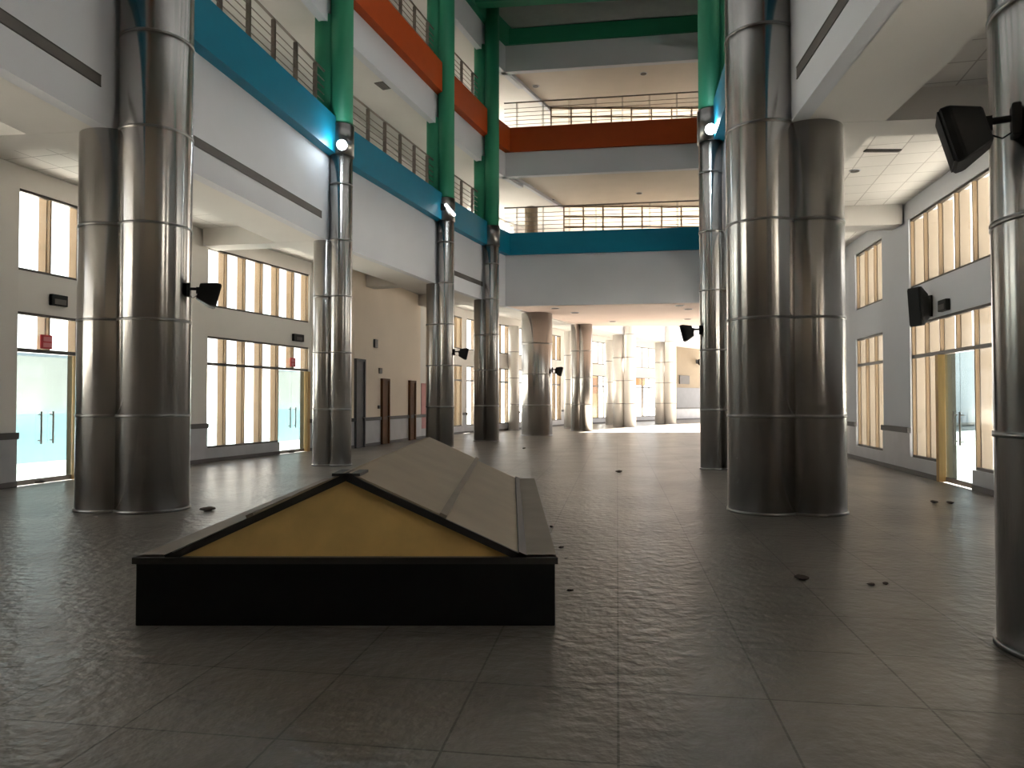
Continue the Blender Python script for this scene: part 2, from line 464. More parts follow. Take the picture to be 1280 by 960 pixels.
def door_leafs(P, ya, yb, label, handles=True):
    a, b = P.out(ya, 0.08), P.out(yb, 0.08)
    t = (b-a).normalized(); n = Vector((-t.y, t.x))*P.side
    Ld = (b-a).length
    d = thing('door_%d' % DN[0], (a.x, a.y, 0), label, 'door', kind='structure', rotz=math.atan2(t.y, t.x)); DN[0] += 1
    sgn = P.side                              # local +y is outward when side=+1
    for k in range(2):
        x0, x1 = k*Ld/2+0.004, (k+1)*Ld/2-0.004
        bm = NB(); box(bm, ((x0+x1)/2, 0, (0.02+TRANS-0.04)/2), (x1-x0, 0.012, TRANS-0.06)); leaf = mesh('leaf', bm, M_doorglass, d)
        bm = NB()
        hx = Ld/2 + (-0.13 if k == 0 else 0.13)
        for z in (0.82, 1.32): tube(bm, (hx, 0, z), (hx, -sgn*0.07, z), 0.011)
        tube(bm, (hx, -sgn*0.07, 0.76), (hx, -sgn*0.07, 1.38), 0.016)
        mesh('handle', bm, M_rail, leaf)
        bm = NB(); box(bm, ((x0+x1)/2, 0, 0.05), (x1-x0, 0.03, 0.09)); mesh('bottom_patch', bm, M_rail, leaf)
    return d

def wall(side, P, wins, ye, mat, extra_solid=()):
    """wins: (y0,y1,npanes,doorpanes (i0,i1) or None,label)"""
    bmw, bms, bmm, bmr, bmb = NB(), NB(), NB(), NB(), NB()
    edges = [Y0]
    for w_ in wins: edges += [w_[0], w_[1]]
    edges.append(ye)
    def wains(y0, y1, z1):
        P.strip(bmm, y0, y1, -0.025, 0.0, 0.10, z1)
        P.strip(bmb, y0, y1, -0.04, 0.0, 0.0, 0.10)
    for i in range(0, len(edges), 2):
        y0, y1 = edges[i], edges[i+1]
        P.strip(bmw, y0, y1, 0, WT, 0, 8.2)
        wains(y0, y1, 0.88)
        P.strip(bmr, y0, y1, -0.07, 0.0, 0.88, 1.0)
    for (y0, y1, n, dp, lab) in wins:
        P.strip(bmw, y0, y1, 0, WT, LTOP, USILL)
        P.strip(bmw, y0, y1, 0, WT, UTOP, 8.2)
        yy = [y0 + (y1-y0)*k/n for k in range(n+1)]
        spans = [(y0, y1)]
        if dp:
            spans = [(y0, yy[dp[0]]), (yy[dp[1]], y1)]
        for s0, s1 in spans:
            if s1 - s0 > 0.02:
                P.strip(bmw, s0, s1, 0, WT, 0, SILL); wains(s0, s1, SILL)
        c = P.at((y0+y1)/2)
        W = thing('window_%d' % WN[0], (0, 0, 0), lab, 'window', kind='structure'); WN[0] += 1
        def vb(bm, y, z0, z1, d0=0.04, d1=0.11, wd=0.06):
            q0, q1 = P.out(y, d0), P.out(y, d1); t = P.tan(y-0.01)
            quadbox(bm, [q0-t*wd/2, q0+t*wd/2, q1+t*wd/2, q1-t*wd/2], z0, z1)
        bm = NB()
        for k, y in enumerate(yy):
            lo = SILL
            if dp and dp[0] <= k <= dp[1]: lo = TRANS if dp[0] < k < dp[1] else 0
            vb(bm, y, lo, LTOP, wd=0.035); vb(bm, y, USILL, UTOP, wd=0.035)
        mesh('mullion', bm, M_fin, W)
        bm = NB()
        for z0, z1 in ((TRANS-0.03, TRANS+0.04), (LTOP-0.05, LTOP), (USILL, USILL+0.05), (UTOP-0.05, UTOP)):
            P.strip(bm, y0, y1, 0.035, 0.115, z0, z1)
        for s0, s1 in spans:
            if s1 - s0 > 0.02: P.strip(bm, s0, s1, 0.035, 0.115, SILL, SILL+0.05)
        mesh('frame', bm, M_dark, W)
        bm = NB()
        P.strip(bm, y0, y1, 0.07, 0.078, USILL, UTOP)
        P.strip(bm, y0, y1, 0.07, 0.078, TRANS, LTOP)
        for s0, s1 in spans:
            if s1 - s0 > 0.02: P.strip(bm, s0, s1, 0.07, 0.078, SILL, TRANS)
        mesh('glass_pane', bm, M_glass, W)
        for k, y in enumerate(yy):
            if y0 > 45: break
            if dp and dp[0] < k < dp[1]: 
                z0 = TRANS
            else: z0 = 0
            bm = NB(); vb(bm, y, z0, 6.2, 0.115, 0.30, 0.07); mesh('fin', bm, M_fin if side == 'left' else M_fin_lit, W)
        if dp:
            bm = NB(); vb(bm, yy[dp[1]]-0.05, 0, TRANS-0.04, -0.05, 0.12, 0.13); mesh('door_jamb', bm, M_jamb, W, label='tan wooden door jamb')
            door_leafs(P, yy[dp[0]]+0.04, yy[dp[1]]-0.12, lab.replace('window wall', 'glass double door in the window wall'))
    # upper storeys
    for z0, z1 in ((8.2, 9.6), (10.0, 14.0), (14.4, 17.5)):
        if side == 'left':
            P.strip(bmw, Y0, 34.4, 0, WT, z0, z1); P.strip(bmw, 38.2, ye, 0, WT, z0, z1)
        else:
            P.strip(bmw, Y0, ye, 0, WT, z0, z1)
    if side == 'left':
        for z0, z1 in ((8.2, 8.7), (11.0, 13.0), (15.4, 17.5)): P.strip(bmw, 34.4, 38.2, 0, WT, z0, z1)
    mesh('wall_%s' % side, bmw, mat, label='outer %s wall with tall window openings' % side, cat='wall', **ST)
    mesh('trim_%d' % TR.pop(0), bmm, M_marble, label='grey marble wainscot along the %s outer wall' % side, cat='trim', **ST)
    mesh('trim_%d' % TR.pop(0), bmr, M_railwood, label='dark bumper rail along the %s outer wall' % side, cat='trim', **ST)
    mesh('baseboard_%s' % side, bmb, M_base, label='dark baseboard along the %s outer wall' % side, cat='baseboard', **ST)
    for z0, z1, wd in ((9.6, 10.0, 'first'), (14.0, 14.4, 'second')):
        W = thing('window_%d' % WN[0], (0, 0, 0), '%s gallery ribbon window on the %s' % (wd, side), 'window', kind='structure'); WN[0] += 1
        bm = NB(); P.strip(bm, Y0, ye, 0.1, 0.108, z0, z1); mesh('glass_pane', bm, M_glass, W)
        if side == 'left':
            za, zb = (8.7, 11.0) if wd == 'first' else (13.0, 15.4)
            bm = NB(); P.strip(bm, 34.4, 38.2, 0.06, 0.09, zb-0.02, zb); P.strip(bm, 34.4, 38.2, 0.06, 0.09, za+0.5, za+0.55); P.strip(bm, 34.4, 38.2, 0.06, 0.09, za+1.1, za+1.15); P.strip(bm, 34.4, 38.2, 0.06, 0.09, za+1.7, za+1.75); mesh('glazing_bar', bm, M_fin, W)
            bm = NB(); P.strip(bm, 34.4, 38.2, 0.10, 0.104, za, zb); mesh('upper_pane', bm, M_glass, W)
        bm = NB()
        y = Y0 + 0.5
        while y < min(ye, 50):
            q = P.out(y, 0.1); t = P.tan(y); n = P.nrm(y)
            hw = 0.4 if int(y*10) % 3 == 0 else 0.04
            quadbox(bm, [q-t*hw-n*.08, q+t*hw-n*.08, q+t*hw+n*.08, q-t*hw+n*.08], z0, z1)
            y += 1.1
        mesh('frame', bm, M_spandrel, W)

wall('left', LW, [
    (5.0, 9.5, 6, None, 'window wall left of the camera, out of view'),
    (13.15, 17.25, 6, (0, 2), 'window wall behind the big left steel column'),
    (18.27, 22.33, 6, (4, 6), 'window wall between the big left column and the slim column'),
    (30.3, 34.0, 6, None, 'far left window wall behind the passage columns'),
    (34.4, 37.8, 5, None, 'next far left window wall before the pilaster'),
    (38.8, 44.0, 7, None, 'distant window wall behind the court colonnade'),
    (45.6, 50.3, 7, None, 'distant window wall with the yellow light panel outside'),
    (51.8, 55.6, 5, None, 'farthest window wall with the white kiosk outside'),
], YE, M_spandrel)
wall('right', RW, [
    (-1.0, 4.5, 7, None, 'window wall right of the camera, out of view'),
    (11.2, 15.5, 6, (2, 4), 'right window wall behind the edge column'),
    (17.2, 19.3, 3, None, 'narrower right window wall beside the big right column'),
    (20.6, 25.0, 6, None, 'right window wall hidden behind the big right column'),
    (33.0, 36.3, 6, None, 'far right window wall out of sight'),
    (38.0, 41.8, 6, None, 'far right court window wall'),
], YRE, M_white)
# cream recess wall lining (thin plaster finish)
bm = NB(); LW.strip(bm, 22.45, 29.6, -0.012, 0.0, 1.0, 5.95)
mesh('wall_recess', bm, M_cream, label='warm cream plaster wall with narrow brown doors', cat='wall', **ST)
# grey granite wall far away + cream above
bm = NB(); LW.strip(bm, 56.2, 61.5, -0.08, 0, 1.0, 2.6)
mesh('trim_%d' % TR.pop(0), bm, M_granite, label='tall grey granite cladding on the distant court wall', cat='trim', **ST)
bm = NB(); LW.strip(bm, 56.2, 61.5, -0.012, 0, 2.6, 5.95)
mesh('wall_court_cream', bm, M_tan, label='distant cream wall above grey granite cladding', cat='wall', **ST)

# end gallery glazed back walls
for z0, z1, w_, lab in ((8.45, 11.15, 7, 'glazed back wall of the end gallery above the blue band'), (12.85, 15.45, 7, 'glazed back wall of the end gallery above the orange band')):
    W = thing('window_%d' % WN[0], (0, 34.8 if z0 < 9 else 33.4, 0), lab, 'window', kind='structure'); WN[0] += 1
    x0, x1 = (2.55, 11.2) if z0 < 9 else (1.85, 10.4)
    bm = NB(); vs = [bm.verts.new(p) for p in ((x0, 0, z0), (x1, 0, z0), (x1, 0, z1), (x0, 0, z1))]; bm.faces.new(vs)
    mesh('frosted_panel', bm, M_blind, W)
    bm = NB()
    k = 0
    x = x0
    while x <= x1+.01:
        box(bm, (x, 0, (z0+z1)/2), (0.06, 0.08, z1-z0)); x += (x1-x0)/9
    for z in (z0+0.05, z0+0.55, z0+1.1, z0+1.65, z0+2.15, z1-0.05): box(bm, ((x0+x1)/2, 0, z), (x1-x0, 0.06, 0.07))
    mesh('frame', bm, M_fin, W)

# ------------------------------------------------------------------ columns
PANEL = 1.376
def column(P, yc, r, s, top_front, top_rear, label, green=None, mid=None, axis=None, group=None, single=False, mat=None):
    """twin clad column straddling the fascia; front lobe on the atrium side"""
    c = Vector(mid) if mid else P.at(yc)
    n = Vector(axis).normalized() if axis else P.nrm(yc - 0.3)
    f, b = -n*s/2, n*s/2
    t = thing('steel_column', (c.x, c.y, 0), label, 'column', group or 'steel clad columns', kind='thing')
    lobes = [(f, top_front, 'front')] if single else [(f, top_front, 'front'), (b, top_rear, 'rear')]
    for q, top, nm in lobes:
        bm = NB(); cyl(bm, q.x, q.y, r, 0, top, 72)
        sh = mesh('shaft', bm, mat or M_steel, t, smooth=True)
        z = PANEL
        while z < top - 0.2:
            bm = NB(); cyl(bm, q.x, q.y, r+0.008, z-0.018, z+0.018, 72)
            mesh('joint_band', bm, M_joint, sh, smooth=True)
            z += PANEL
        bm = NB(); cyl(bm, q.x, q.y, r+0.02, 0, 0.04, 72); mesh('base_ring', bm, M_joint, t, smooth=True)
    if green:
        bm = NB(); cyl(bm, f.x, f.y, r+0.03, top_front-0.75, top_front, 72); mesh('collar', bm, M_joint, t, smooth=True)
        bm = NB(); cyl(bm, f.x, f.y, r, top_front, green, 48); mesh('painted_shaft', bm, M_green, t, smooth=True, label='green painted upper shaft')
        for z0, z1 in ((8.45, 11.1), (12.85, 15.5)):
            bm = NB(); cyl(bm, b.x, b.y, r, z0, z1, 48); mesh('painted_shaft', bm, M_green, t, smooth=True, label='green painted gallery shaft')
    return t, c+f, c+b

colA, fA, bA = column(L, 10.5, 0.50, 0.64, 9.3, 5.5, 'big twin steel column on the left beside the gabled box', mid=(-5.60, 10.55), axis=(-1, 0.16), green=17.2)
colB, fB, bB = column(L, 17.6, 0.275, 0.42, 8.35, 5.5, 'slim twin steel column with the bright round lamp', green=17.2, mid=(-4.42, 17.5))
colD, fD, bD = column(L, 23.9, 0.275, 0.42, 8.35, 5.5, 'slim twin steel column with a tilted lit lamp, behind the box ridge', green=17.2, mid=(-2.42, 23.9))
colE, fE, bE = column(L, 28.0, 0.285, 0.45, 8.35, 5.5, 'dark twin steel column at the left end of the end wall', green=17.2, mid=(-1.0, 27.7))
colC, fC, bC = column(R, 10.3, 0.50, 0.64, 9.3, 5.5, 'big twin steel column on the right of the hall', mid=(3.96, 10.3), axis=(1, -0.06), green=17.2)
colF, fF, bF = column(R, 16.6, 0.265, 0.45, 8.35, 5.5, 'slim steel column just left of the big right column', green=17.2, mid=(4.86, 16.5))
colG, fG, bG = column(R, 4.5, 0.50, 0.64, 5.5, 5.5, 'dark steel column cut by the right photo edge', mid=(3.97, 4.50), axis=(1, -0.05))
colX, _, _ = column(R, 22.5, 0.265, 0.45, 8.35, 5.5, 'slim steel column hidden behind the big right column', green=17.2)
colY, _, _ = column(R, 27.8, 0.285, 0.45, 8.35, 5.5, 'steel column at the right end of the end wall', green=17.2)
colH, fH, bH = column(L, 32.2, 0.70, 0.1, 5.5, 5.5, 'thick bronze toned column in the passage under the end gallery', mid=(1.08, 32.2), single=True)
colJ, fJ, bJ = column(L, 37.0, 0.36, 0.42, 5.5, 5.5, 'twin column at the far edge of the passage ceiling', mid=(3.6, 36.8))
colK, fK, bK = column(L, 42.5, 0.36, 0.7, 17, 5.5, 'twin pale column of the far court in front of the white kiosk', mid=(6.72, 42.6), mat=M_paleclad)
colM, fM, bM = column(L, 48, 0.38, 0.7, 17, 5.5, 'farthest twin pale column beside the grey granite wall', mid=(10.35, 48.0), mat=M_paleclad)
colN, fN, bN = column(L, 54.5, 0.38, 0.7, 17, 5.5, 'hidden twin column at the far end of the court', mid=(16, 54.5), mat=M_paleclad)
for (x, y, lab) in ((0.0, 37.6, 'slim pale pilaster column left of the thick bronze column'), (3.15, 40.5, 'slim pale pilaster column just right of the thick bronze column'), (6.3, 46.5, 'slim pale pilaster column behind the court twin column')):
    column(L, y, 0.28, 0.2, 5.5, 5.5, lab, mid=(x, y), single=True, mat=M_paleclad)

t = thing('gallery_column', (0.95, 35.0, 8.45), 'brown column behind the railing above the blue band of the end gallery', 'column', kind='thing')
bm = NB(); cyl(bm, 0, 0, 0.32, 0, 2.65, 32); mesh('shaft', bm, M_brownpaint, t, smooth=True)
bm = NB(); cyl(bm, 0, 0, 0.37, 0, 0.08, 32); mesh('base_ring', bm, M_dark, t, smooth=True)
# ------------------------------------------------------------------ railings
def railing(pts, z, label, n):
    t = thing('balcony_railing', (pts[0].x, pts[0].y, z), label, 'railing', 'gallery railings')
    o = pts[0]
    def loc(p, zz): return (p.x-o.x, p.y-o.y, zz)
    a, b = pts[0], pts[-1]
    d = (b-a).normalized()
    bm = NB(); tube(bm, loc(a, 1.08), loc(b, 1.08), 0.028); mesh('top_rail', bm, M_rail, t, smooth=False)
    for k in range(5):
        bm = NB(); tube(bm, loc(a, 0.16+0.17*k), loc(b, 0.16+0.17*k), 0.012, 8); mesh('rail', bm, M_rail, t)
    for k in range(n):
        p = a + (b-a)*((k+0.5)/n)
        bm = NB()
        for s in (-0.02, 0.02):
            q = p + d*s
            box(bm, loc(q, 0.53), (0.09, 0.012, 1.06), Matrix.Rotation(math.atan2(d.y, d.x)+PI/2, 4, 'Z'))
        bx = NB(); bx.free()
        mesh('post', bm, M_rail, t)
    return t
lev = ((8.5, 'blue'), (12.9, 'orange'))
bays_L = [(3.6, 9.7, 'beside the big left column'), (11.4, 17.1, 'between the big left column and the round lamp column'), (17.9, 23.5, 'between the two lamp columns'), (24.3, 27.1, 'between the far lamp column and the end wall')]
bays_R = [(5.0, 9.5, 'on the right near the camera'), (11.1, 16.1, 'on the right behind the big right column'), (17, 22.2, 'far right bay'), (22.8, 27.4, 'last right bay')]
for z, colr in lev:
    for P, bays in ((L, bays_L), (R, bays_R)):
        for y0, y1, w_ in bays:
            a, b = P.out(y0, 0.0), P.out(y1, 0.0)
            railing([a, b], z, 'steel railing above the %s band %s' % (colr, w_), max(3, int((b-a).length/0.95)))
    t_ = (EWR-EWL).normalized()
    railing([EWL+t_*0.3, EWR-t_*0.2], z, 'steel railing above the %s band of the end gallery' % colr, 8)

# ------------------------------------------------------------------ gabled box in the foreground
X0, X1, YA, YB, ZC = -2.67, 0.305, 5.08, 10.2, 0.455
t = thing('gabled_roof_box', ((X0+X1)/2, YA, 0), 'low gabled box with dusty roof and yellow gable on a black plinth', 'box')
OX = (X0+X1)/2
bm = NB()
box(bm, (0, (YB-YA)/2, ZC/2), (X1-X0, YB-YA, ZC)); bevel(bm, 0.006, 1)
mesh('plinth', bm, M_blackwall, t, label='black plinth wall')
bm = NB()
hx, hy = (X1-X0)/2+0.015, (YB-YA)
for c, s in (((-hx+0.14, hy/2, ZC+0.012), (0.28, hy+0.03, 0.024)), ((hx-0.14, hy/2, ZC+0.012), (0.28, hy+0.03, 0.024)),
             ((0, 0.05, ZC+0.012), (2*hx, 0.13, 0.024)), ((0, hy-0.05, ZC+0.012), (2*hx, 0.13, 0.024))):
    box(bm, c, s)
mesh('coping', bm, M_coping, t)
bm = NB(); box(bm, (0, -0.006, ZC+0.006), (2*hx+0.01, 0.02, 0.045)); mesh('front_edge', bm, M_roofedge, t)
EX, AX, AZ, EZ = 1.235, 0.0, 1.045, ZC+0.024
Lr = YB-YA-0.12
def slope_sheet(nm, sx, u0, u1, y0, y1, th, lift, mat):
    """sheet on a slope; u runs 0 apex .. 1 eave"""
    bm = NB()
    dx, dz = sx*EX, EZ-AZ
    n = Vector((-dz*sx, 0, abs(dx))).normalized(); n = Vector((sx*abs(dz), 0, EX)).normalized()
    P0, P1 = Vector((dx*u0, 0, AZ+dz*u0)), Vector((dx*u1, 0, AZ+dz*u1))
    vs = []
    for y in (y0, y1):
        for p in (P0, P1):
            for h in (lift, lift+th):
                q = p + n*h; vs.append(bm.verts.new((q.x, y, q.z)))
    a = vs
    for f in ((0, 1, 3, 2), (4, 6, 7, 5), (0, 2, 6, 4), (1, 5, 7, 3), (0, 4, 5, 1), (2, 3, 7, 6)):
        bm.faces.new([a[i] for i in f])
    return mesh(nm, bm, mat, t)
for sx in (-1, 1):
    slope_sheet('roof_sheet', sx, 0.0, 0.54, 0.03, 1.75, 0.018, 0.024, M_roof)
    slope_sheet('roof_sheet', sx, 0.0, 0.54, 1.755, Lr, 0.018, 0.018, M_roof)
    slope_sheet('roof_sheet', sx, 0.51, 1.0, 0.03, 2.6, 0.018, 0.004, M_roof)
    slope_sheet('roof_sheet', sx, 0.51, 1.0, 2.605, Lr, 0.018, 0.000, M_roof)
    slope_sheet('roof_batten', sx, 0.525, 0.565, 0.02, Lr, 0.035, 0.02, M_coping)
    slope_sheet('edge_trim', sx, -0.01, 1.02, 0.0, 0.03, 0.05, -0.02, M_roofedge)
    slope_sheet('eave_trim', sx, 0.985, 1.03, 0.0, Lr, 0.04, 0.0, M_roofedge)
bm = NB()
for sx in (-1, 1):
    bar(bm, (sx*0.045, 0.0, AZ+0.022), (sx*0.045, 0.3, AZ+0.022), 0.11, 0.02)
mesh('ridge_cap', bm, M_roofedge, t)
for y, nm in ((0.06, 'gable_panel'), (Lr-0.02, 'gable_panel')):
    bm = NB()
    v = [bm.verts.new(p) for p in ((-EX*0.97, y, EZ), (EX*0.97, y, EZ), (0, y, AZ-0.005), (-EX*0.97, y+0.02, EZ), (EX*0.97, y+0.02, EZ), (0, y+0.02, AZ-0.005))]
    bm.faces.new(v[:3]); bm.faces.new(v[3:][::-1])
    for i in range(3): bm.faces.new((v[i], v[(i+1) % 3], v[3+(i+1) % 3], v[3+i]))
    mesh(nm, bm, M_gable, t, label='yellowish gable board')

# ------------------------------------------------------------------ loudspeakers on arms
def speaker(pos, face, tilt, size, arm, label):
    """face: plan angle of the front; size = (depth, width, height)"""
    t = thing('loudspeaker', pos, label, 'loudspeaker', 'black wall loudspeakers', rotz=face)
    d, w, h = size
    bm = NB(); box(bm, (0.0, 0, 0), (0.05, w*0.45, h*0.55)); bevel(bm, 0.008, 1); mesh('wall_plate', bm, M_black, t)
    bm = NB()
    tube(bm, (0.0, 0, 0.02), (arm+0.03, 0, 0.02), 0.022)
    box(bm, (arm, 0, 0.0), (0.05, w*0.3, h*0.25))
    mesh('bracket_arm', bm, M_black, t)
    rot = Matrix.Rotation(tilt, 4, 'Y')
    bm = NB()
    v = []
    for x, kw, kh in ((0, 0.6, 0.62), (d*0.75, 1, 1), (d, 1, 1)):
        for sy, sz in ((-1, -1), (1, -1), (1, 1), (-1, 1)):
            v.append(bm.verts.new((x, sy*w/2*kw, sz*h/2*kh)))
    bm.faces.new(v[3::-1]); bm.faces.new(v[8:12])
    for k in (0, 4):
        for i in range(4): bm.faces.new((v[k+i], v[k+(i+1) % 4], v[k+4+(i+1) % 4], v[k+4+i]))
    bevel(bm, 0.01, 1)
    M = Matrix.Translation((arm, 0, -0.01)) @ rot
    bmesh.ops.transform(bm, matrix=M, verts=bm.verts)
    cab = mesh('cabinet', bm, M_black, t)
    bm = NB(); box(bm, (d+0.006, 0, 0), (0.012, w*0.92, h*0.92)); bmesh.ops.transform(bm, matrix=M, verts=bm.verts)
    mesh('front_grille', bm, M_blackwall, cab)
    bm = NB()
    pts = [(0.0, 0.03, -0.06), (arm*0.5, 0.04, -0.11), (arm+0.02, 0.02, -0.05)]
    for a, b in zip(pts, pts[1:]): tube(bm, a, b, 0.005, 6)
    mesh('cable', bm, M_black, t)
    return t
def on_col(c, ang, r, z): return (c.x + math.cos(ang)*r, c.y + math.sin(ang)*r, z)
speaker(on_col(fA, -0.1, 0.52, 3.22), 0.45, math.radians(14), (0.28, 0.30, 0.36), 0.13, 'black loudspeaker on the big left steel column')
speaker(on_col(fG, PI+0.22, 0.52, 3.34), PI-0.5, math.radians(15), (0.23, 0.28, 0.37), 0.15, 'black loudspeaker high on the column at the right photo edge')
speaker(on_col(fD, -0.1, 0.29, 3.20), 0.1, math.radians(12), (0.28, 0.3, 0.38), 0.16, 'black loudspeaker on the slim column behind the box ridge')
speaker(on_col(fF, PI+0.2, 0.28, 3.22), PI-0.27, math.radians(14), (0.26, 0.3, 0.38), 0.16, 'black loudspeaker on the slim right column')
speaker(on_col(fH, -0.2, 0.71, 2.95), -0.2, math.radians(14), (0.3, 0.3, 0.42), 0.14, 'black loudspeaker on the thick bronze passage column')
q = RW.out(14.35, -0.03)
speaker((q.x, q.y, 3.50), PI+0.2, math.radians(4), (0.26, 0.32, 0.78), 0.10, 'tall black loudspeaker on the right window wall')
q = LW.out(59.4, -0.05)
speaker((q.x, q.y, 4.8), -0.8, math.radians(10), (0.4, 0.5, 0.6), 0.16, 'small black loudspeaker on the distant cream wall')

# ------------------------------------------------------------------ wall fittings
def wall_box(P, y, z, w, h, d, name, label, cat, mat, group=None):
    p = P.at(y); tt = P.tan(y)
    ang = math.atan2(tt.y, tt.x)
    t = thing(name, (p.x, p.y, z), label, cat, group, rotz=ang)
    s = -P.side
    bm = NB(); box(bm, (0, s*d/2, 0), (w, d, h)); bevel(bm, 0.01, 1); mesh('case', bm, mat, t)
    return t, s
for P, y, z, lab in ((LW, 13.95, 3.55, 'black emergency light box above the left glass door'),
                     (LW, 21.75, 3.50, 'black emergency light box above the door left of the slim column'),
                     (RW, 13.65, 3.42, 'black emergency light box above the right glass door')):
    e, s = wall_box(P, y, z, 0.36 if y < 20 else 0.5, 0.22, 0.09, 'emergency_light_box', lab, 'emergency light', M_black, 'emergency light boxes')
    bm = NB(); box(bm, (0, s*0.095, -0.03), (0.26, 0.012, 0.10)); mesh('lens', bm, M_slot, e)
for P, y, z, lab in ((LW, 13.72, 2.72, 'red sign above the left glass door'), (LW, 21.55, 2.74, 'small red sign above the door left of the slim column')):
    e, s = wall_box(P, y, z, 0.26, 0.27, 0.03, 'red_door_sign', lab, 'sign', M_red, 'red door signs')
    for zz in (0.055, -0.06):
        bm = NB(); box(bm, (0.02, s*0.033, zz), (0.19, 0.006, 0.085)); mesh('sign_panel', bm, M_pink, e)

# doors in the recess wall
def leaf_door(y, w, h, mat, label):
    p = LW.at(y); tt = LW.tan(y)
    d = thing('door_%d' % DN[0], (p.x, p.y, 0), label, 'door', kind='structure', rotz=math.atan2(tt.y, tt.x)); DN[0] += 1
    bm = NB(); box(bm, (0, -0.045, h/2), (w, 0.05, h)); lf = mesh('leaf', bm, mat, d)
    bm = NB()
    for sx in (-1, 1): box(bm, (sx*(w/2+0.04), -0.05, h/2), (0.08, 0.12, h))
    box(bm, (0, -0.05, h+0.04), (w+0.16, 0.12, 0.08)); mesh('frame', bm, mat, d)
    bm = NB(); tube(bm, (w*0.38, -0.07, 1.0), (w*0.38, -0.12, 1.0), 0.02); tube(bm, (w*0.38, -0.12, 1.0), (w*0.26, -0.12, 1.0), 0.014); mesh('handle', bm, M_rail, lf)
leaf_door(23.95, 0.55, 2.9, M_greydoor, 'dark grey door at the near end of the cream recess wall')
leaf_door(26.0, 0.5, 2.3, M_brown, 'nearer narrow brown door in the cream recess wall')
leaf_door(28.6, 0.5, 2.3, M_brown, 'farther narrow brown door in the cream recess wall')
for y, z, lab, w_, h_ in ((25.2, 3.6, 'small dark fixture high on the cream recess wall', 0.25, 0.3), (25.6, 2.65, 'small dark switch box on the cream recess wall', 0.2, 0.2), (25.5, 1.35, 'low switch plate on the cream recess wall', 0.12, 0.12)):
    wall_box(LW, y, z, w_, h_, 0.08, 'wall_fixture', lab, 'fixture', M_dark)
p = LW.at(31.0 if False else 29.85)
wall_box(LW, 29.95, 1.35, 0.5, 1.9, 0.03, 'faded_poster', 'faded pink poster on the wall behind the far slim column', 'poster', M_pinkpost)
wall_box(LW, 58.0, 3.25, 1.5, 0.7, 0.10, 'dark_wall_unit', 'dark rectangular unit on the distant cream wall', 'wall unit', M_slot)

# air slots in the fascias
def slot(P, y0, y1, z, label):
    a = P.at(y0); 
    t = thing('air_grille', (a.x, a.y, z), label, 'grille', 'dark slots in the fascia')
    bm = NB(); P.strip(bm, y0, y1, -0.012, 0.0, -0.075, 0.075)
    bmesh.ops.translate(bm, vec=(-a.x, -a.y, 0), verts=bm.verts); mesh('slot', bm, M_slot, t)
    bm = NB()
    P.strip(bm, y0, y1, -0.016, 0.0, -0.085, -0.072); P.strip(bm, y0, y1, -0.016, 0.0, 0.072, 0.085)
    bmesh.ops.translate(bm, vec=(-a.x, -a.y, 0), verts=bm.verts); mesh('border', bm, M_dark, t)
slot(L, 4.5, 9.95, 6.1, 'dark air slot in the fascia left of the big left column')
slot(L, 11.6, 17.0, 6.05, 'dark air slot in the fascia right of the big left column')
slot(L, 25.0, 27.6, 6.1, 'dark air slot in the fascia beside the end wall')
slot(R, 4.8, 9.6, 6.05, 'dark air slot in the right fascia above the big right column')

# spot lamps on columns
def spot_lamp(c, ang, r, z, label, aim):
    p = on_col(c, ang, r, z)
    t = thing('spot_lamp', p, label, 'lamp', 'column spot lamps', rotz=ang)
    bm = NB(); tube(bm, (-0.02, 0, 0), (0.14, 0, 0), 0.018); box(bm, (0.0, 0, 0), (0.03, 0.1, 0.12)); mesh('bracket', bm, M_dark, t)
    bm = NB(); bmesh.ops.create_uvsphere(bm, u_segments=20, v_segments=12, radius=0.115)
    bmesh.ops.transform(bm, matrix=Matrix.Translation((0.20, 0, 0)) @ Matrix.Diagonal((0.9, 1, 1, 1)), verts=bm.verts); mesh('housing', bm, M_dark, t, smooth=False)
    bm = NB(); v = bmesh.ops.create_uvsphere(bm, u_segments=20, v_segments=12, radius=0.12)['verts']
    bmesh.ops.transform(bm, matrix=Matrix.Translation((0.245, 0, -0.01)) @ Matrix.Diagonal((0.75, 1, 1, 1)), verts=bm.verts); mesh('lens', bm, M_lamp, t)
    ld = bpy.data.lights.new('spot_lamp_light', 'POINT'); ld.energy = 16; ld.color = (0.78, 0.92, 1.0); ld.shadow_soft_size = 0.1
    lo = bpy.data.objects.new('spot_lamp_light', ld); COL.objects.link(lo)
    lo.location = (p[0]+math.cos(ang)*0.48, p[1]+math.sin(ang)*0.48, p[2]+0.02)
spot_lamp(fB, -PI/2+0.25, 0.31, 7.72, 'bright round lamp on the slim left column under its green shaft', None)
spot_lamp(fF, -PI/2-0.25, 0.30, 7.75, 'bright lamp on the slim right column', None)
# tilted tube lamp on D
t = thing('tube_lamp', on_col(fD, -PI/2+0.2, 0.34, 7.95), 'tilted lit tube lamp on the column behind the box ridge', 'lamp')
bm = NB(); tube(bm, (-0.05, -0.10, 0.12), (0.26, -0.14, -0.26), 0.045); mesh('tube', bm, M_tube, t)
bm = NB(); box(bm, (-0.12, 0.02, 0.05), (0.16, 0.2, 0.2)); mesh('bracket', bm, M_black, t)
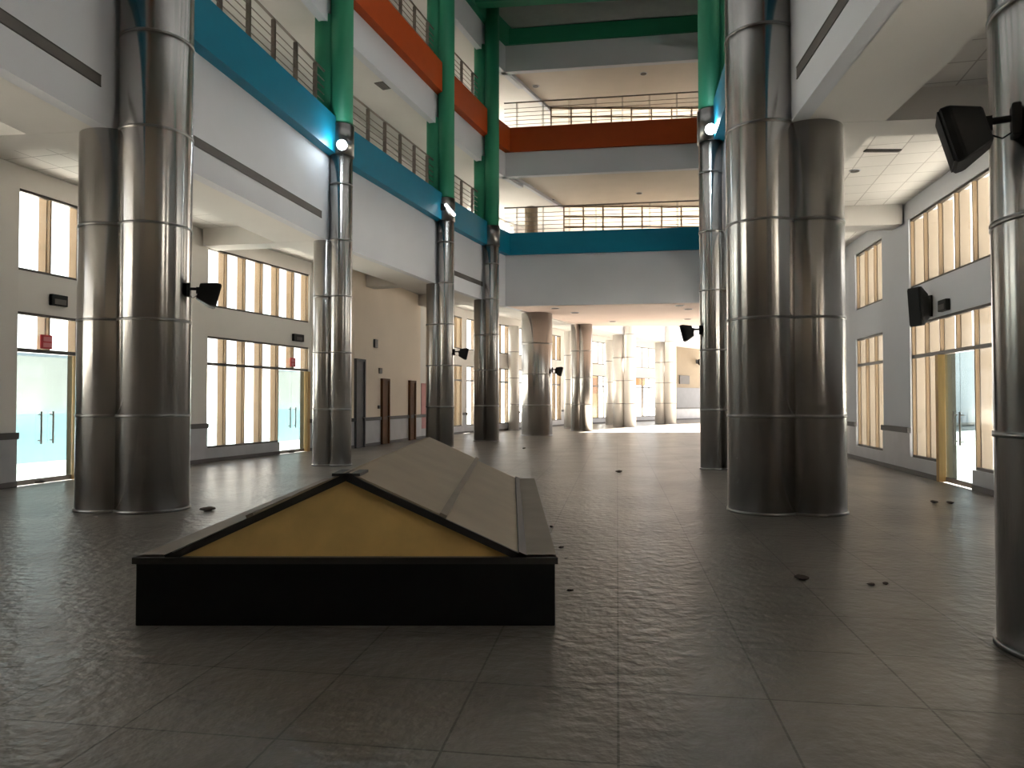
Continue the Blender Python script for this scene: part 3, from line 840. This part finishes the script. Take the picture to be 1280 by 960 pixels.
# small camera by column B
p = on_col(bB, PI, 0.28, 5.95)
t = thing('security_camera', (p[0]-0.02, p[1]-0.1, 5.75), 'tiny black camera beside the slim left column', 'camera')
bm = NB(); box(bm, (0, -0.02, 0.0), (0.10, 0.22, 0.12)); bevel(bm, 0.01, 1); mesh('body', bm, M_black, t)
bm = NB(); tube(bm, (0.02, 0, 0.05), (0.12, 0.08, 0.10), 0.012); mesh('mount', bm, M_black, t)

# ------------------------------------------------------------------ ceiling fittings
def downlight(x, y, z, label, r=0.11):
    t = thing('ceiling_downlight', (x, y, z), label, 'downlight', 'recessed ceiling downlights')
    bm = NB(); cyl(bm, 0, 0, r, -0.012, 0.0, 24); mesh('trim_ring', bm, M_white, t)
    bm = NB(); cyl(bm, 0, 0, r*0.8, -0.02, -0.011, 24); mesh('lens', bm, M_slot, t)
for i, (px, py, lab) in enumerate(((694, 385, 'nearest left dark downlight in the passage ceiling'), (719, 390.5, 'second dark downlight from the left in the passage ceiling'),
        (766, 401.5, 'lone dark downlight midway in the passage ceiling'), (850, 381.5, 'nearest dark downlight at the right of the passage ceiling'),
        (861, 386, 'second dark downlight at the right of the passage ceiling'), (860, 398.5, 'farthest dark downlight at the right of the passage ceiling'))):
    dd = 3.9*890/(500-py); downlight((px-640)/890*dd, dd, 5.497, lab, 0.2)
for (x, y, z, lab) in ((-5.2, 16.0, 5.947, 'small ceiling downlight between the left columns'), (-6.4, 15.3, 5.947, 'small ceiling downlight deep in the left aisle'),
                       (6.5, 13.4, 5.947, 'small ceiling downlight over the right aisle'), (6.3, 15.6, 5.947, 'farther ceiling downlight over the right aisle'), (7.2, 10.7, 5.947, 'near ceiling downlight over the right aisle')):
    downlight(x, y, z, lab, 0.10)
for px, py, zc, lab in ((806, 88, 15.447, 'dark downlight in the stained ceiling above the orange band, right one'), (670, 104, 15.447, 'dark downlight in the stained ceiling above the orange band, left one'),
        (690, 248, 11.147, 'dark downlight in the stained ceiling above the blue band, left one'), (800, 240, 11.147, 'dark downlight in the stained ceiling above the blue band, right one')):
    dd = (zc-1.6)*890/(500-py); downlight((px-640)/890*dd, dd, zc, lab, 0.16)
def ceil_vent(x, y, z, l, w, rz, label):
    t = thing('ceiling_vent', (x, y, z), label, 'vent', 'ceiling vents', rotz=rz)
    bm = NB(); box(bm, (0, 0, -0.01), (l, w, 0.02)); mesh('frame', bm, M_dark, t)
    bm = NB()
    for k in range(3): box(bm, (0, (k-1)*w*0.3, -0.024), (l*0.94, w*0.12, 0.012))
    mesh('louvre', bm, M_slot, t)
ceil_vent(6.45, 12.3, 5.95, 0.62, 0.10, 0, 'dark slot vent in the right aisle ceiling')
ceil_vent(6.0, 14.4, 5.95, 0.45, 0.22, 0.2, 'small dark vent beyond the slot in the right aisle ceiling')
ceil_vent(-3.9, 21.3, 11.1, 0.5, 0.3, 1.2, 'small dark vent in the gallery ceiling above the lamp column')
ceil_vent(-7.2, 8.6, 5.95, 1.6, 0.12, 1.4, 'long dark slot in the left aisle ceiling')

# ------------------------------------------------------------------ debris
def chip(x, y, s, label, mat=M_chip):
    bm = NB()
    bmesh.ops.create_icosphere(bm, subdivisions=2, radius=1)
    for v in bm.verts: v.co *= random.uniform(0.75, 1.2)
    bmesh.ops.transform(bm, matrix=Matrix.Rotation(random.uniform(0, 6), 4, 'Z') @ Matrix.Diagonal((s*0.75, s*0.42, s*0.2, 1)), verts=bm.verts)
    zmin = min(v.co.z for v in bm.verts)
    o = mesh('debris_chip', bm, mat, None, label=label, cat='debris', group='debris scraps on the floor')
    o.location = (x, y, -zmin)
def fpt(px, py):
    d = 1.6*890/(py-500); return (px-640)/890*d, d
for px, py, s, lab, m in ((1166, 628, .10, 'dark scrap on the floor before the right glass door, left one', M_chip), (1186, 629, .10, 'dark scrap on the floor before the right glass door, right one', M_chip),
        (1000, 723, .10, 'dark scrap on the open floor right of centre', M_chip), (1086, 730, .05, 'left of two small scraps near the right edge column', M_chip), (1104, 729, .05, 'right of two small scraps near the right edge column', M_chip),
        (689, 658, .05, 'dark chip beside the far right edge of the gabled box', M_chip), (701, 684, .05, 'dark chip beside the gabled box, second along its side', M_chip), (707, 697, .035, 'pale chip beside the gabled box corner', M_palechip),
        (712, 737, .04, 'small dark chip right of the black plinth', M_chip), (655, 561, .13, 'dark scrap on the floor in front of the end passage', M_chip), (773, 590, .12, 'dark scrap in the middle of the far floor', M_chip),
        (52, 604, .14, 'dark scrap on the threshold of the left glass door', M_chip), (122, 646, .05, 'white scrap at the foot of the big left column', M_palechip), (262, 638, .16, 'dark scrap beside the foot of the big left column', M_chip),
        (365, 566, .16, 'dark scrap at the door left of the slim column', M_chip)):
    x, y = fpt(px, py); chip(x, y, s, lab, m)

# ------------------------------------------------------------------ outside
def outwall(P, y0, y1, d, z1, name, label, mat):
    bm = NB(); P.strip(bm, y0, y1, d, d+0.3, -0.25, z1)
    mesh(name, bm, mat, label=label, cat='wall', kind='structure')
outwall(LW, 6, 40, 7.0, 2.9, 'wall_outside_left', 'pale boundary wall outside the left windows', M_outwall)
outwall(LW, 6, 40, 6.85, 1.2, 'wall_outside_hoarding', 'bluish hoarding at the foot of the left boundary wall', M_outblue)
outwall(RW, 2, 40, 7.0, 2.9, 'wall_outside_right', 'pale boundary wall outside the right windows', M_outwall)
for nm, P, ye in (('left', LW, YE), ('right', RW, YRE)):
    bm = NB(); P.strip(bm, Y0, ye, WT, 1.5 if nm == 'left' else 2.4, 6.2, 6.35)  # canopies added to keep the sun off fins and windows
    mesh('trim_%d' % TR.pop(0), bm, M_white, label='added unseen canopy slab shading the %s window wall' % nm, cat='trim', **ST)
# kiosk and boards outside the distant windows
k = LW.out(53.0, 2.6)
t = thing('kiosk', (k.x, k.y, -0.25), 'white kiosk outside the distant windows', 'kiosk', rotz=0.6)
bm = NB(); box(bm, (0, 0, 1.2), (2.2, 1.6, 2.4)); mesh('body', bm, M_kiosk, t)
bm = NB(); box(bm, (0, 0, 2.45), (2.5, 1.9, 0.1)); mesh('roof', bm, M_outblue, t)
k = LW.out(53.2, 1.0)
t = thing('orange_board', (k.x, k.y, 0), 'orange hoarding board above the white kiosk', 'board', rotz=0.9)
bm = NB(); box(bm, (0, 0, 3.1), (4.6, 0.1, 0.75)); mesh('panel', bm, M_orangeboard, t)
for x in (-2.2, 2.2):
    bm = NB(); box(bm, (x, 0.1, 1.6), (0.12, 0.12, 3.7)); mesh('post', bm, M_dark, t)
k = LW.out(48.2, 0.9)
t = thing('yellow_board', (k.x, k.y, 0), 'yellow panel standing for a yellow-lit interior, with an orange patch, outside the distant windows', 'board', rotz=0.9)
bm = NB(); box(bm, (0, 0, 2.0), (3.0, 0.1, 4.4)); mesh('panel', bm, M_yellow, t)  # board painted yellow in place of yellow interior light
bm = NB(); box(bm, (0, -0.06, 2.6), (2.9, 0.03, 1.1)); mesh('patch', bm, M_orangeboard, t)

# ------------------------------------------------------------------ light
wd = bpy.data.worlds.new('sky'); S.world = wd; wd.use_nodes = True
bg = wd.node_tree.nodes['Background']
bg.inputs[0].default_value = (0.97, 0.98, 1.0, 1); bg.inputs[1].default_value = 3.2
sd = bpy.data.lights.new('sun', 'SUN'); sd.energy = 80.0; sd.angle = math.radians(3); sd.color = (1, 0.93, 0.83)
so = bpy.data.objects.new('sun', sd); COL.objects.link(so)
so.rotation_euler = Vector((-0.25, -0.35, -0.90)).to_track_quat('-Z', 'Y').to_euler()
def portal(c, sx, sy, d):
    ld = bpy.data.lights.new('daylight_portal', 'AREA'); ld.shape = 'RECTANGLE'; ld.size = sx; ld.size_y = sy
    ld.cycles.is_portal = True
    o = bpy.data.objects.new('daylight_portal', ld); COL.objects.link(o)
    o.location = c; o.rotation_euler = Vector(d).to_track_quat('-Z', 'Z' if abs(d[2]) < 0.9 else 'Y').to_euler()

# ------------------------------------------------------------------ camera
cd = bpy.data.cameras.new('camera'); cam = bpy.data.objects.new('camera', cd); COL.objects.link(cam)
cd.sensor_width = 36; cd.lens = 890/1280*36; cd.clip_end = 500
cam.location = (0, 0, 1.6); cam.rotation_euler = (PI/2 + math.atan(20/890), 0, 0)
S.camera = cam
S.view_settings.view_transform = 'Standard'; S.view_settings.look = 'None'
S.view_settings.gamma = 1; S.view_settings.use_curve_mapping = False
S.view_settings.exposure = 0.0
S.cycles.max_bounces = 12; S.cycles.diffuse_bounces = 6; S.cycles.glossy_bounces = 5; S.cycles.transparent_max_bounces = 24
